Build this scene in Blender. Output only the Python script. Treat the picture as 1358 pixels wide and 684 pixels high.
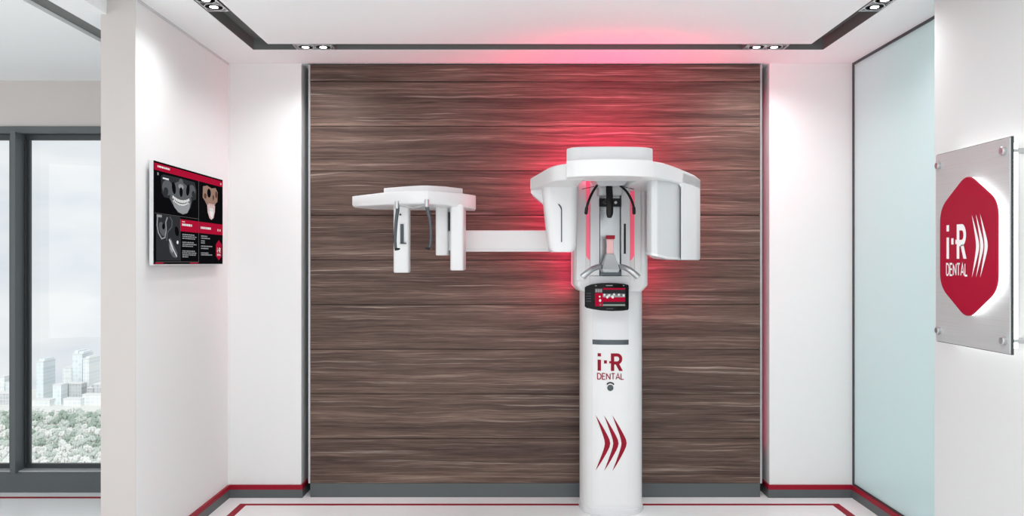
import bpy, bmesh, math, random
from mathutils import Vector, Matrix
R = math.radians
for o in list(bpy.data.objects): bpy.data.objects.remove(o)
S = bpy.context.scene
C = S.collection
random.seed(7)

# ------------------------------------------------------------------ camera
F = 1040.0; CX, CY, CH = 676.0, 348.0, 1.55          # focal length in px, vanishing point, eye height
cam_d = bpy.data.cameras.new('camera'); cam = bpy.data.objects.new('camera', cam_d); C.objects.link(cam)
cam.location = (0, 0, CH); cam.rotation_euler = (R(90), 0, 0)
cam_d.sensor_width = 36; cam_d.lens = 36 * F / 1358
cam_d.shift_x = (679 - CX) / 1358; cam_d.shift_y = (CY - 342) / 1358
cam_d.clip_start = 0.05; cam_d.clip_end = 5000
S.camera = cam

# ------------------------------------------------------------------ exposure, sky, lights
S.view_settings.view_transform = 'Standard'; S.view_settings.look = 'None'
S.view_settings.gamma = 1; S.view_settings.use_curve_mapping = False
S.view_settings.exposure = 0.1
SKY = 0.88
w = bpy.data.worlds.new('overcast_sky'); S.world = w; w.use_nodes = True
nt = w.node_tree; nt.nodes.clear()
out = nt.nodes.new('ShaderNodeOutputWorld'); bg = nt.nodes.new('ShaderNodeBackground')
tc = nt.nodes.new('ShaderNodeTexCoord'); mp = nt.nodes.new('ShaderNodeMapping'); mp.inputs['Scale'].default_value = (3, 3, 9)
nz = nt.nodes.new('ShaderNodeTexNoise'); nz.inputs['Scale'].default_value = 2.2; nz.inputs['Detail'].default_value = 4
rp = nt.nodes.new('ShaderNodeValToRGB')
rp.color_ramp.elements[0].position = .35; rp.color_ramp.elements[0].color = (.80, .84, .90, 1)
rp.color_ramp.elements[1].position = .65; rp.color_ramp.elements[1].color = (.98, .98, .99, 1)
nt.links.new(tc.outputs['Generated'], mp.inputs['Vector']); nt.links.new(mp.outputs[0], nz.inputs['Vector'])
nt.links.new(nz.outputs['Fac'], rp.inputs[0]); nt.links.new(rp.outputs[0], bg.inputs['Color'])
bg.inputs['Strength'].default_value = SKY; nt.links.new(bg.outputs[0], out.inputs[0])

def light(name, kind, loc, rot, energy, color=(1, 1, 1), parent=None, **kw):
    d = bpy.data.lights.new(name, kind); d.energy = energy; d.color = color
    for k, v in kw.items(): setattr(d, k, v)
    o = bpy.data.objects.new(name, d); C.objects.link(o); o.location = loc; o.rotation_euler = rot
    if parent: o.parent = parent; o.matrix_parent_inverse = Matrix.Translation(-parent.location)
    return o
light('front_fill', 'AREA', (0.2, -2.6, 1.0), (R(126), 0, 0), 46, (.965, .99, 1), shape='RECTANGLE', size=5.5, size_y=2.4)  # unseen fill added low behind the camera, tilted up to lift the ceiling
light('overhead_fill', 'AREA', (0.2, 1.15, 2.84), (0, 0, 0), 64, (.965, .99, 1), shape='RECTANGLE', size=3.0, size_y=2.6)  # unseen overhead fill, added to brighten the side walls and floor
light('glass_wall_fill', 'AREA', (3.6, 3.6, 1.5), (R(90), 0, R(90)), 38, (1, 1, 1), shape='RECTANGLE', size=3.6, size_y=2.6)  # unseen fill added outside to brighten the frosted glass
light('pale_sun', 'SUN', (0, -20, 30), (R(48), 0, R(12)), 1.6, (1, .99, .97), angle=R(15))
light('left_room_fill', 'AREA', (-4.6, 0.5, 1.7), (R(90), 0, R(-20)), 31, (1, .97, .95), shape='RECTANGLE', size=2.5, size_y=2.2)  # unseen fill added to brighten the left room's walls
RED = (1.0, .008, .13)

# ------------------------------------------------------------------ helpers
def WX(px, d): return (px - CX) * d / F
def WZ(py, d): return CH - (py - CY) * d / F
def srgb(r, g, b):
    f = lambda c: (c / 255 / 12.92) if c / 255 <= .04045 else ((c / 255 + .055) / 1.055) ** 2.4
    return (f(r), f(g), f(b), 1)
MATS = {}
def mat(name, col, rough=.5, metal=0, emit=0, spec=.5, coat=0):
    if name in MATS: return MATS[name]
    m = bpy.data.materials.new(name); m.use_nodes = True; b = m.node_tree.nodes['Principled BSDF']
    b.inputs['Base Color'].default_value = col; b.inputs['Roughness'].default_value = rough
    b.inputs['Metallic'].default_value = metal; b.inputs['Specular IOR Level'].default_value = spec
    if coat: b.inputs['Coat Weight'].default_value = coat; b.inputs['Coat Roughness'].default_value = .12
    if emit:
        b.inputs['Emission Color'].default_value = col; b.inputs['Emission Strength'].default_value = emit
    # faint unevenness so no surface is perfectly uniform
    t = m.node_tree; n = t.nodes.new('ShaderNodeTexNoise'); n.inputs['Scale'].default_value = 9; n.inputs['Detail'].default_value = 3
    mr = t.nodes.new('ShaderNodeMapRange'); mr.inputs['To Min'].default_value = max(0, rough - .03); mr.inputs['To Max'].default_value = min(1, rough + .03)
    t.links.new(n.outputs['Fac'], mr.inputs['Value']); t.links.new(mr.outputs[0], b.inputs['Roughness'])
    MATS[name] = m; return m
def bsdf(m): return m.node_tree.nodes['Principled BSDF']

paint = mat('white_wall_paint', srgb(232, 233, 232), .75)
paint_c = mat('white_ceiling_paint', srgb(240, 242, 242), .8)
shaded = mat('shaded_wall_paint', srgb(196, 190, 186), .8)  # wall paint with its warm shade put into the colour
softg = mat('soft_grey_paint', srgb(218, 219, 218), .8)
char = mat('charcoal_metal', srgb(84, 90, 91), .45)
char_dk = mat('dark_charcoal_metal', srgb(52, 56, 58), .4)
chan = mat('channel_grey', srgb(104, 107, 105), .6)
redp = mat('crimson_paint', srgb(148, 14, 40), .5, spec=.25)
redi = mat('crimson_print', srgb(142, 10, 38), .5, spec=.2)
gap = mat('black_gap', srgb(18, 19, 20), .8)
white = mat('white_lacquer', srgb(226, 226, 226), .4)
white2 = mat('satin_white_plastic', srgb(218, 219, 220), .4)
lgrey = mat('light_grey_plastic', srgb(206, 208, 209), .35)
mgrey = mat('mid_grey_plastic', srgb(168, 171, 172), .4)
black = mat('black_plastic', srgb(16, 16, 17), .4, spec=.3)
gloss_black = mat('gloss_black', srgb(12, 12, 13), .25, spec=.15)
silver = mat('satin_aluminium', srgb(190, 192, 193), .33, .85)
gun = mat('gunmetal', srgb(78, 84, 88), .3, .7)
mirror = mat('polished_steel', srgb(176, 179, 180), .25, .9)

# wood: horizontal boards of grey walnut
wood = bpy.data.materials.new('grey_walnut_boards'); wood.use_nodes = True
t = wood.node_tree; b = bsdf(wood); L = t.links.new
def N(kind, **kw):
    n = t.nodes.new(kind)
    for k, v in kw.items(): n.inputs[k].default_value = v
    return n
BZ0 = WZ(640.5, 5.18); BH = 59.15 * 5.18 / F
co = N('ShaderNodeTexCoord'); sp = N('ShaderNodeSeparateXYZ'); L(co.outputs['Object'], sp.inputs[0])
def M(op, a, bb=None, c=None):
    n = t.nodes.new('ShaderNodeMath'); n.operation = op
    for i, v in enumerate((a, bb, c)):
        if v is None: continue
        if isinstance(v, (int, float)): n.inputs[i].default_value = v
        else: L(v, n.inputs[i])
    return n.outputs[0]
bi = M('FLOOR', M('DIVIDE', M('SUBTRACT', sp.outputs['Z'], BZ0), BH))
wn = N('ShaderNodeTexWhiteNoise'); wn.noise_dimensions = '1D'; L(bi, wn.inputs['W'])
offx = M('MULTIPLY', wn.outputs['Value'], 37.0)
xx = M('ADD', sp.outputs['X'], offx)
warp = N('ShaderNodeTexNoise', Scale=1.0, Detail=3.0); cb0 = N('ShaderNodeCombineXYZ')
L(M('MULTIPLY', xx, 1.5), cb0.inputs[0]); L(M('MULTIPLY', sp.outputs['Z'], 4.0), cb0.inputs[2]); L(cb0.outputs[0], warp.inputs['Vector'])
zw = M('ADD', sp.outputs['Z'], M('MULTIPLY', warp.outputs['Fac'], .045))
def streak(sx, sz, det, seed):
    cb = N('ShaderNodeCombineXYZ'); L(M('MULTIPLY', xx, sx), cb.inputs[0]); cb.inputs[1].default_value = seed; L(M('MULTIPLY', zw, sz), cb.inputs[2])
    n = N('ShaderNodeTexNoise', Scale=1.0, Detail=det, Roughness=.62); L(cb.outputs[0], n.inputs['Vector']); return n.outputs['Fac']
big = streak(.5, 15, 6, 1.3); mid = streak(1.6, 75, 6, 4.1); fine = streak(7, 330, 4, 8.7)
val = M('ADD', M('ADD', M('MULTIPLY', big, .42), M('MULTIPLY', mid, .36)), M('MULTIPLY', fine, .26))
cr = N('ShaderNodeValToRGB'); L(val, cr.inputs[0]); e = cr.color_ramp.elements
e[0].position = .36; e[0].color = srgb(48, 35, 30)
e[1].position = .74; e[1].color = srgb(172, 154, 140)
for p_, c_ in ((.46, srgb(74, 57, 50)), (.54, srgb(96, 77, 68)), (.62, srgb(124, 104, 92))):
    q = cr.color_ramp.elements.new(p_); q.color = c_
# thin darker and lighter grain veins
vein = streak(.7, 120, 3, 12.4)
vd = N('ShaderNodeMapRange'); vd.inputs['From Min'].default_value = .60; vd.inputs['From Max'].default_value = .68; L(vein, vd.inputs['Value'])
mx = t.nodes.new('ShaderNodeMix'); mx.data_type = 'RGBA'; L(M('MULTIPLY', vd.outputs[0], .55), mx.inputs[0]); L(cr.outputs[0], mx.inputs[6]); mx.inputs[7].default_value = srgb(48, 34, 30)
vein2 = streak(.9, 60, 4, 21.7)
vl = N('ShaderNodeMapRange'); vl.inputs['From Min'].default_value = .60; vl.inputs['From Max'].default_value = .72; L(vein2, vl.inputs['Value'])
mx2 = t.nodes.new('ShaderNodeMix'); mx2.data_type = 'RGBA'; L(M('MULTIPLY', vl.outputs[0], .5), mx2.inputs[0]); L(mx.outputs[2], mx2.inputs[6]); mx2.inputs[7].default_value = srgb(205, 190, 178)
L(mx2.outputs[2], b.inputs['Base Color']); b.inputs['Roughness'].default_value = .5; b.inputs['Specular IOR Level'].default_value = .3
bp = N('ShaderNodeBump', Strength=.25, Distance=.002); L(val, bp.inputs['Height']); L(bp.outputs[0], b.inputs['Normal'])

# floor: polished white stone
floor_m = bpy.data.materials.new('polished_white_floor'); floor_m.use_nodes = True
t = floor_m.node_tree; b = bsdf(floor_m); L = t.links.new
n1 = N('ShaderNodeTexNoise', Scale=.8, Detail=5.0); c1 = N('ShaderNodeValToRGB'); L(n1.outputs['Fac'], c1.inputs[0])
c1.color_ramp.elements[0].color = srgb(238, 239, 239); c1.color_ramp.elements[1].color = srgb(247, 247, 247)
L(c1.outputs[0], b.inputs['Base Color']); b.inputs['Roughness'].default_value = .25; b.inputs['Specular IOR Level'].default_value = .35

# frosted mint glass
frost = bpy.data.materials.new('frosted_mint_glass'); frost.use_nodes = True
t = frost.node_tree; L = t.links.new; b = bsdf(frost)
b.inputs['Base Color'].default_value = srgb(216, 226, 226); b.inputs['Roughness'].default_value = .16; b.inputs['Specular IOR Level'].default_value = .55
tr = N('ShaderNodeBsdfTranslucent'); tr.inputs['Color'].default_value = srgb(214, 232, 232)
ms = N('ShaderNodeMixShader'); ms.inputs[0].default_value = .5; L(b.outputs[0], ms.inputs[1]); L(tr.outputs[0], ms.inputs[2])
L(ms.outputs[0], t.nodes['Material Output'].inputs[0])
# clear pane
pane_m = bpy.data.materials.new('clear_window_glass'); pane_m.use_nodes = True
t = pane_m.node_tree; L = t.links.new
tp = N('ShaderNodeBsdfTransparent'); tp.inputs['Color'].default_value = (.97, .985, .985, 1); gl = N('ShaderNodeBsdfGlossy'); gl.inputs['Roughness'].default_value = .02
fr = N('ShaderNodeFresnel', IOR=1.3); ms = N('ShaderNodeMixShader'); L(fr.outputs[0], ms.inputs[0]); L(tp.outputs[0], ms.inputs[1]); L(gl.outputs[0], ms.inputs[2])
L(ms.outputs[0], t.nodes['Material Output'].inputs[0])
# brushed metal
brush = bpy.data.materials.new('brushed_steel_plate'); brush.use_nodes = True
t = brush.node_tree; b = bsdf(brush); L = t.links.new
co = N('ShaderNodeTexCoord'); mp = N('ShaderNodeMapping'); mp.inputs['Scale'].default_value = (1, 3, 420); L(co.outputs['Object'], mp.inputs[0])
n1 = N('ShaderNodeTexNoise', Scale=1.0, Detail=4.0); L(mp.outputs[0], n1.inputs[0])
c1 = N('ShaderNodeValToRGB'); L(n1.outputs['Fac'], c1.inputs[0]); c1.color_ramp.elements[0].color = srgb(186, 187, 187); c1.color_ramp.elements[1].color = srgb(212, 213, 213)
L(c1.outputs[0], b.inputs['Base Color']); b.inputs['Metallic'].default_value = .35; b.inputs['Roughness'].default_value = .5

def finish(bm, ang=35):
    bmesh.ops.recalc_face_normals(bm, faces=bm.faces[:])
    for f in bm.faces: f.smooth = True
    for e_ in bm.edges:
        if len(e_.link_faces) == 2: e_.smooth = e_.calc_face_angle(0) < R(ang)
        else: e_.smooth = False
def obj(name, bm, mats, parent=None, bevel=0, seg=2, ang=35, fix=True):
    if fix: finish(bm, ang)
    me = bpy.data.meshes.new(name); bm.to_mesh(me); bm.free()
    for m_ in (mats if isinstance(mats, (list, tuple)) else [mats]): me.materials.append(m_)
    o = bpy.data.objects.new(name, me); C.objects.link(o)
    if parent is not None:
        o.parent = parent; root = parent
        if root.type == 'EMPTY': o.matrix_parent_inverse = Matrix.Translation(-root.location)
        else: o.matrix_parent_inverse = Matrix.Identity(4)      # mesh parents carry world coordinates themselves
    if bevel:
        md = o.modifiers.new('bevel', 'BEVEL'); md.width = bevel; md.segments = seg; md.limit_method = 'ANGLE'; md.angle_limit = R(40); md.harden_normals = True
    return o
def tag(o, label=None, cat=None, group=None, kind=None):
    if label: o['label'] = label
    if cat: o['category'] = cat
    if group: o['group'] = group
    if kind: o['kind'] = kind
    return o
def thing(name, loc, label, cat, group=None):
    o = bpy.data.objects.new(name, None); C.objects.link(o); o.location = loc; o.empty_display_size = .05
    return tag(o, label, cat, group)
def struct(name, bm, m, bevel=0, fix=True):
    o = obj(name, bm, m, None, bevel, fix=fix); o['kind'] = 'structure'; return o
def box(bm, x0, x1, y0, y1, z0, z1, mi=0):
    v = [bm.verts.new((x, y, z)) for z in (z0, z1) for y in (y0, y1) for x in (x0, x1)]
    for q in ((0, 1, 3, 2), (4, 6, 7, 5), (0, 4, 5, 1), (2, 3, 7, 6), (0, 2, 6, 4), (1, 5, 7, 3)):
        bm.faces.new([v[i] for i in q]).material_index = mi
    return bm
def loft(bm, rings, cap=True, mi=0):
    vs = [[bm.verts.new(p) for p in r] for r in rings]; n = len(vs[0])
    for a, c in zip(vs, vs[1:]):
        for i in range(n):
            bm.faces.new((a[i], a[(i + 1) % n], c[(i + 1) % n], c[i])).material_index = mi
    if cap:
        bm.faces.new(vs[0]).material_index = mi; bm.faces.new(vs[-1][::-1]).material_index = mi
    return bm
def prism(bm, pts, z0, z1, mi=0):                       # pts: plan (x, y); z0, z1 may be lists
    n = len(pts); a = z0 if isinstance(z0, (list, tuple)) else [z0] * n; c = z1 if isinstance(z1, (list, tuple)) else [z1] * n
    return loft(bm, [[(x, y, a[i]) for i, (x, y) in enumerate(pts)], [(x, y, c[i]) for i, (x, y) in enumerate(pts)]], mi=mi)
def tube(bm, pts, rad, n=12, mi=0, flat=1.0):
    pts = [Vector(p) for p in pts]; rings = []
    rads = rad if isinstance(rad, (list, tuple)) else [rad] * len(pts)
    up = Vector((0, 1, 0))
    for i, p in enumerate(pts):
        d = (pts[min(i + 1, len(pts) - 1)] - pts[max(i - 1, 0)]).normalized()
        s = d.cross(up)
        if s.length < .1: s = d.cross(Vector((1, 0, 0)))
        s.normalize(); u = s.cross(d).normalized()
        rings.append([tuple(p + (s * math.cos(a) + u * math.sin(a) * flat) * rads[i]) for a in [2 * math.pi * k / n for k in range(n)]])
    return loft(bm, rings, mi=mi)
def lathe(bm, prof, centre, axis='Z', n=32, mi=0):      # prof: (radius, height)
    rings = []
    for r_, h in prof:
        ring = []
        for k in range(n):
            a = 2 * math.pi * k / n; c, s = r_ * math.cos(a), r_ * math.sin(a)
            p = {'Z': (c, s, h), 'Y': (c, h, s), 'X': (h, c, s)}[axis]
            ring.append(tuple(Vector(p) + Vector(centre)))
        rings.append(ring)
    return loft(bm, rings, mi=mi)
def catmull(P, k=6):
    out_ = []
    for i in range(len(P) - 1):
        p0, p1, p2, p3 = P[max(i - 1, 0)], P[i], P[i + 1], P[min(i + 2, len(P) - 1)]
        for j in range(k):
            u = j / k
            out_.append(tuple(.5 * (2 * b_ + (c_ - a_) * u + (2 * a_ - 5 * b_ + 4 * c_ - d_) * u * u + (-a_ + 3 * b_ - 3 * c_ + d_) * u ** 3) for a_, b_, c_, d_ in zip(p0, p1, p2, p3)))
    out_.append(tuple(P[-1])); return out_
def PD(px, d): return (WX(px, d), d)
def new(): return bmesh.new()

# ------------------------------------------------------------------ the room shell
D0 = 5.18; H = 2.866; XL = -1.859; XR = 2.268; YB = -3.0
struct('floor', box(new(), -6.0, 3.2, YB, 5.9, -.1, 0), floor_m)
# ceiling: inner panel and outer borders, a dark channel between them
bm = new(); zc = H
box(bm, -1.4575, 1.817, YB, 4.725, zc, zc + .10)
box(bm, -2.0, 3.2, 4.855, 5.9, zc, zc + .10)
box(bm, -2.0, -1.588, YB, 4.8549, zc, zc + .10)
box(bm, 1.94, 3.2, YB, 4.8549, zc, zc + .10)
struct('ceiling', bm, paint_c)
bm = new(); e_ = .0015
box(bm, -1.588, 1.94, 4.725, 4.855, zc + .07, zc + .09); box(bm, -1.588, -1.4575, YB, 4.725, zc + .07, zc + .09); box(bm, 1.817, 1.94, YB, 4.725, zc + .07, zc + .09)
box(bm, -1.588, -1.588 + e_, YB, 4.855, zc + .0015, zc + .07); box(bm, 1.94 - e_, 1.94, YB, 4.855, zc + .0015, zc + .07)
box(bm, -1.588, 1.94, 4.855 - e_, 4.855, zc + .0015, zc + .07)
box(bm, -1.4575 - e_, -1.4575, YB, 4.725, zc + .0015, zc + .07); box(bm, 1.817, 1.817 + e_, YB, 4.725, zc + .0015, zc + .07)
box(bm, -1.4575, 1.817, 4.725, 4.725 + e_, zc + .0015, zc + .07)
struct('trim_1', bm, chan)
# left wall (a short partition) and the walls beside the timber panel
struct('wall_left', box(new(), -2.03, XL, 3.895, 5.6, 0, zc), paint, .003)
GL0, GL1 = WX(399.5, D0), WX(1020.5, D0)
struct('wall_left_end', box(new(), -2.03, XL, 3.893, 3.895, 0, zc), shaded)  # thin sheet over the partition end, shade painted in as a darker tone
struct('wall_back', box(new(), XL, GL0, D0, 5.6, 0, zc), paint, .002)
struct('wall_back_right', box(new(), GL1, 2.42, D0, 5.6, 0, zc), paint, .002)
struct('wall_niche', box(new(), GL0, GL1, 5.36, 5.6, 0, zc), gap)
# baseboards with their red upper edge
zr, zt = .054, .084
def baseboard(name, x0, x1, y0, y1):
    bm = box(new(), x0, x1, y0, y1, 0, zr); box(bm, x0, x1, y0, y1, zr, zt, 1); return struct(name, bm, [char, redp])
baseboard('baseboard_back_left', XL, GL0 + .012, D0 - .014, D0)
baseboard('baseboard_niche_left', GL0, GL0 + .012, D0, 5.36)
baseboard('baseboard_left', XL, XL + .014, 3.895, D0 - .014)
baseboard('baseboard_back_right', GL1 - .012, XR - .012, D0 - .014, D0)
baseboard('baseboard_niche_right', GL1 - .012, GL1, D0, 5.36)
baseboard('baseboard_right', XR - .014, XR + .03, 2.2, D0 - .014)
# shadow-gap trims at the top of the walls
struct('trim_2', box(new(), XL, XL + .006, 3.895, D0, zc - .012, zc), lgrey)
struct('trim_3', box(new(), XL, XL + .008, D0 - .008, D0, zt, zc - .012), paint)
# frosted glass wall in its dark frame
gw = struct('window_1', box(new(), XR, XR + .012, 2.2, D0 - .02, zt, zc - .014), frost)
bm = new(); box(bm, XR - .006, XR + .03, 2.2, D0, zc - .016, zc); box(bm, XR - .006, XR + .03, D0 - .02, D0, zt, zc - .016); box(bm, XR - .004, XR + .03, 2.2, D0 - .02, zt, zt + .012)
struct('trim_4', bm, char_dk)
# outer wall behind the frosted glass (corridor) stays open to daylight; near right wall carries the sign
XS = 2.03
struct('wall_right', box(new(), XS, 2.255, .6, 3.75, 0, zc), softg, .003)

# ------------------------------------------------------------------ the left room: window wall, ceiling, floor line
DW = 5.32; ZH = WZ(168, DW); ZC2 = WZ(107, DW)
struct('wall_window', box(new(), -6.0, -2.03, DW, 5.56, ZH, ZC2 + .2), shaded)
bm = new(); box(bm, -2.17, -2.0, YB, 5.6, ZC2, ZC2 + .18); box(bm, -6.0, -2.29, YB, 5.6, ZC2, ZC2 + .18)
struct('ceiling_left_room', bm, paint_c)
struct('trim_5', box(new(), -2.29, -2.17, YB, 5.6, ZC2 + .02, ZC2 + .1), chan)
ZG0, ZG1 = WZ(614, 5.36), WZ(186, 5.36)
wf = struct('window_2', box(new(), -6.0, -2.03, 5.376, 5.380, ZG0 - .02, ZG1 + .02), pane_m)
def wpart(name, bm, m, bevel=.002):
    o = obj(name, bm, m, None, bevel); o.parent = wf; return o
ZT = ZH
wpart('window_head', box(new(), -6.0, -2.03, 5.30, 5.44, WZ(177, 5.31), ZH + .0), char)
wpart('head_sash', box(new(), -6.0, -2.03, 5.35, 5.376, ZG1, WZ(177, 5.31)), char_dk)
wpart('window_sill', box(new(), -6.0, -2.03, 5.285, 5.44, 0.0, WZ(625, 5.29)), char)
wpart('sill_sash', box(new(), -6.0, -2.03, 5.345, 5.376, WZ(625, 5.29), ZG0), char_dk)
wpart('sill_ledge', box(new(), -6.0, -2.03, 5.275, 5.355, WZ(625, 5.29), WZ(625, 5.29) + .008), mgrey)
for xm in (WX(13, 5.24), WX(13, 5.24) - 1.35, WX(13, 5.24) - 2.7 + .2):
    wpart('mullion', box(new(), xm, xm + .036, 5.24, 5.35, WZ(625, 5.29), WZ(177, 5.31)), char)
    bm = new(); box(bm, xm - .075, xm + .066, 5.35, 5.375, ZG0, ZG1); box(bm, xm + .036, xm + .05, 5.335, 5.35, ZG0, ZG1)
    wpart('mullion_sash', bm, char_dk)
# red inlays in the floor
def inlay(name, rects):
    bm = new()
    for r_ in rects: box(bm, *r_, -.002, .0012)
    return struct(name, bm, redp)
inlay('trim_6', [(-1.732, 2.114, 5.006, 5.04), (-1.732, -1.685, 1.0, 5.006), (2.063, 2.114, 1.0, 5.006)])
inlay('trim_7', [(-6, -2.05, 5.155, 5.19)])

# ------------------------------------------------------------------ timber panel
tp_ = thing('wood_wall_panel', (.17, 5.3, 0), 'large grey-brown walnut panel of wide horizontal boards filling the wall recess', 'wall panel')
x0, x1 = WX(411.5, D0), WX(1008, D0)
bm = new(); z = BZ0; zt_ = WZ(85.5, D0)
k = 0
while z < zt_ - .01:
    za = min(z + BH, zt_); box(bm, x0, x1, D0, D0 + .03, z + (.0018 if k else 0), za - .0018); z += BH; k += 1
obj('timber_boards', bm, wood, tp_, .0015)
obj('backing_frame', box(new(), x0, x1, D0 + .012, 5.30, BZ0, zt_ - .003), gap, tp_)
bm = new(); box(bm, WX(409, D0), x0, D0 - .002, D0 + .06, BZ0 - .0, zt_); obj('edge_trim', bm, silver, tp_)
bm = new(); box(bm, x1, WX(1010.5, D0), D0 - .002, D0 + .06, BZ0 - .0, zt_); obj('edge_trim', bm, silver, tp_)
obj('red_edge_light', box(new(), x1 - .012, x1 - .004, 5.285, 5.295, BZ0 + .1, zt_ - .1), mat('red_edge_glow', (1, .02, .10, 1), .5, emit=.5), tp_)
obj('kick_board', box(new(), x0, x1, D0 + .001, D0 + .04, 0, BZ0 - .001), char, tp_)
obj('frame_foot', box(new(), x0 + .1, x1 - .1, 5.22, 5.30, 0, BZ0), gap, tp_)

# ------------------------------------------------------------------ downlights
lamp_glow = mat('lamp_glow', (1, .98, .95, 1), .4, emit=22)
refl = mat('faceted_reflector', srgb(245, 245, 246), .3, .2)
def downlight(x0, x1, y0, y1, label, axis, e):
    cx, cy = (x0 + x1) / 2, (y0 + y1) / 2
    tt = thing('recessed_downlight', (cx, cy, zc + .07), label, 'ceiling light', 'twin downlights in the ceiling channel')
    bm = new(); r_ = .008; zz = zc - .003
    for q in ((x0, x1, y0, y0 + r_), (x0, x1, y1 - r_, y1), (x0, x0 + r_, y0 + r_, y1 - r_), (x1 - r_, x1, y0 + r_, y1 - r_)): box(bm, *q, zz, zc + .069)
    obj('frame', bm, silver, tt, .001)
    obj('housing', box(new(), x0 + r_, x1 - r_, y0 + r_, y1 - r_, zc + .032, zc + .069), char, tt)
    for s in (-1, 1):
        lx, ly = (cx + s * .054, cy) if axis == 'x' else (cx, cy + s * .054)
        bm = new(); c_ = (lx, ly, 0)
        lathe(bm, [(.049, zc - .002), (.045, zc + .002), (.037, zc + .018), (.026, zc + .028), (.024, zc + .028), (.035, zc + .018), (.043, zc + .002), (.045, zc - .002)], c_, n=24)
        rf_ = obj('reflector', bm, refl, tt, ang=20)
        bm = new(); lathe(bm, [(.004, zc - .007), (.020, zc - .003), (.027, zc + .008), (.024, zc + .026), (.012, zc + .030)], c_, n=20)
        o = obj('lamp', bm, lamp_glow, tt)
        light('downlight_beam', 'SPOT', (lx, ly, zc - .012), (0, 0, 0), e, (.98, .985, 1), tt, spot_size=R(150), spot_blend=1.0, shadow_soft_size=.03)
downlight(WX(391, 4.79), WX(443, 4.79), 4.735, 4.845, 'twin recessed downlight at back left of channel, above left end of wood panel', 'x', 16)
downlight(WX(987, 4.79), WX(1043, 4.79), 4.735, 4.845, 'twin recessed downlight at back right of channel, above right end of wood panel', 'x', 16)
downlight(-1.578, -1.467, 3.86, 4.105, 'twin recessed downlight in left arm of channel, cut by top of picture', 'y', 11)
downlight(1.823, 1.934, 3.86, 4.105, 'twin recessed downlight in right arm of channel, beside frosted glass wall', 'y', 11)

# ------------------------------------------------------------------ drawing on flat or curved faces
class Canvas:
    """polygons in local (u, v) metres, mapped to a surface; several materials in one mesh"""
    def __init__(s, fn): s.fn = fn; s.bm = new(); s.mats = []
    def mi(s, m):
        if m not in s.mats: s.mats.append(m)
        return s.mats.index(m)
    def poly(s, pts, m, layer=0):
        vs = [s.bm.verts.new(s.fn(u, v, layer)) for u, v in pts]
        try: s.bm.faces.new(vs).material_index = s.mi(m)
        except ValueError: pass
    def rect(s, u0, u1, v0, v1, m, layer=0): s.poly([(u0, v0), (u1, v0), (u1, v1), (u0, v1)], m, layer)
    def ell(s, u, v, a, b_, m, layer=0, n=20, rot=0, e=1.0):
        P = []
        for k in range(n):
            t_ = 2 * math.pi * k / n; c_, s_ = math.cos(t_), math.sin(t_)
            c_ = math.copysign(abs(c_) ** e, c_) * a; s_ = math.copysign(abs(s_) ** e, s_) * b_
            P.append((u + c_ * math.cos(rot) - s_ * math.sin(rot), v + c_ * math.sin(rot) + s_ * math.cos(rot)))
        s.poly(P, m, layer)
    def stroke(s, pts, wd, m, layer=0, su=1.0):
        # ribbon with mitred joints
        n = len(pts); Lf, Rt = [], []
        for i, p in enumerate(pts):
            a = Vector(pts[max(i - 1, 0)]); c_ = Vector(pts[min(i + 1, n - 1)]); pv = Vector(p)
            d1 = (pv - a).normalized() if i > 0 else (c_ - pv).normalized(); d2 = (c_ - pv).normalized() if i < n - 1 else d1
            tn = (d1 + d2).normalized() if (d1 + d2).length > 1e-6 else d1; nr = Vector((-tn.y, tn.x)); k_ = 1 / max(.45, nr.dot(Vector((-d1.y, d1.x))))
            off = nr * wd / 2 * k_; off.x *= su; Lf.append(tuple(pv + off)); Rt.append(tuple(pv - off))
        for i in range(n - 1): s.poly([Lf[i], Lf[i + 1], Rt[i + 1], Rt[i]], m, layer)
    def done(s, name, parent): return obj(name, s.bm, s.mats, parent, fix=False)
GL = {'D': (.62, [[(0, 0), (0, 1), (.3, 1), (.5, .88), (.6, .62), (.6, .38), (.5, .12), (.3, 0), (0, 0)]]),
      'E': (.5, [[(.5, 0), (0, 0), (0, 1), (.5, 1)], [(0, .52), (.42, .52)]]),
      'N': (.64, [[(0, 0), (0, 1)], [(0, 1), (.64, 0)], [(.64, 0), (.64, 1)]]),
      'T': (.6, [[(0, 1), (.6, 1)], [(.3, 1), (.3, 0)]]),
      'A': (.68, [[(0, 0), (.34, 1), (.68, 0)], [(.12, .3), (.56, .3)]]),
      'L': (.48, [[(0, 1), (0, 0), (.48, 0)]])}
def word(cv, txt, u, v, width, h, th, m, layer=0):
    gapw = .2; tot = sum(GL[c_][0] for c_ in txt) + gapw * (len(txt) - 1); k_ = width / tot; x = u
    for ch in txt:
        for st in GL[ch][1]: cv.stroke([(x + a * k_, v + b_ * h) for a, b_ in st], th, m, layer, su=min(1, k_ / h))
        x += (GL[ch][0] + gapw) * k_
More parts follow.
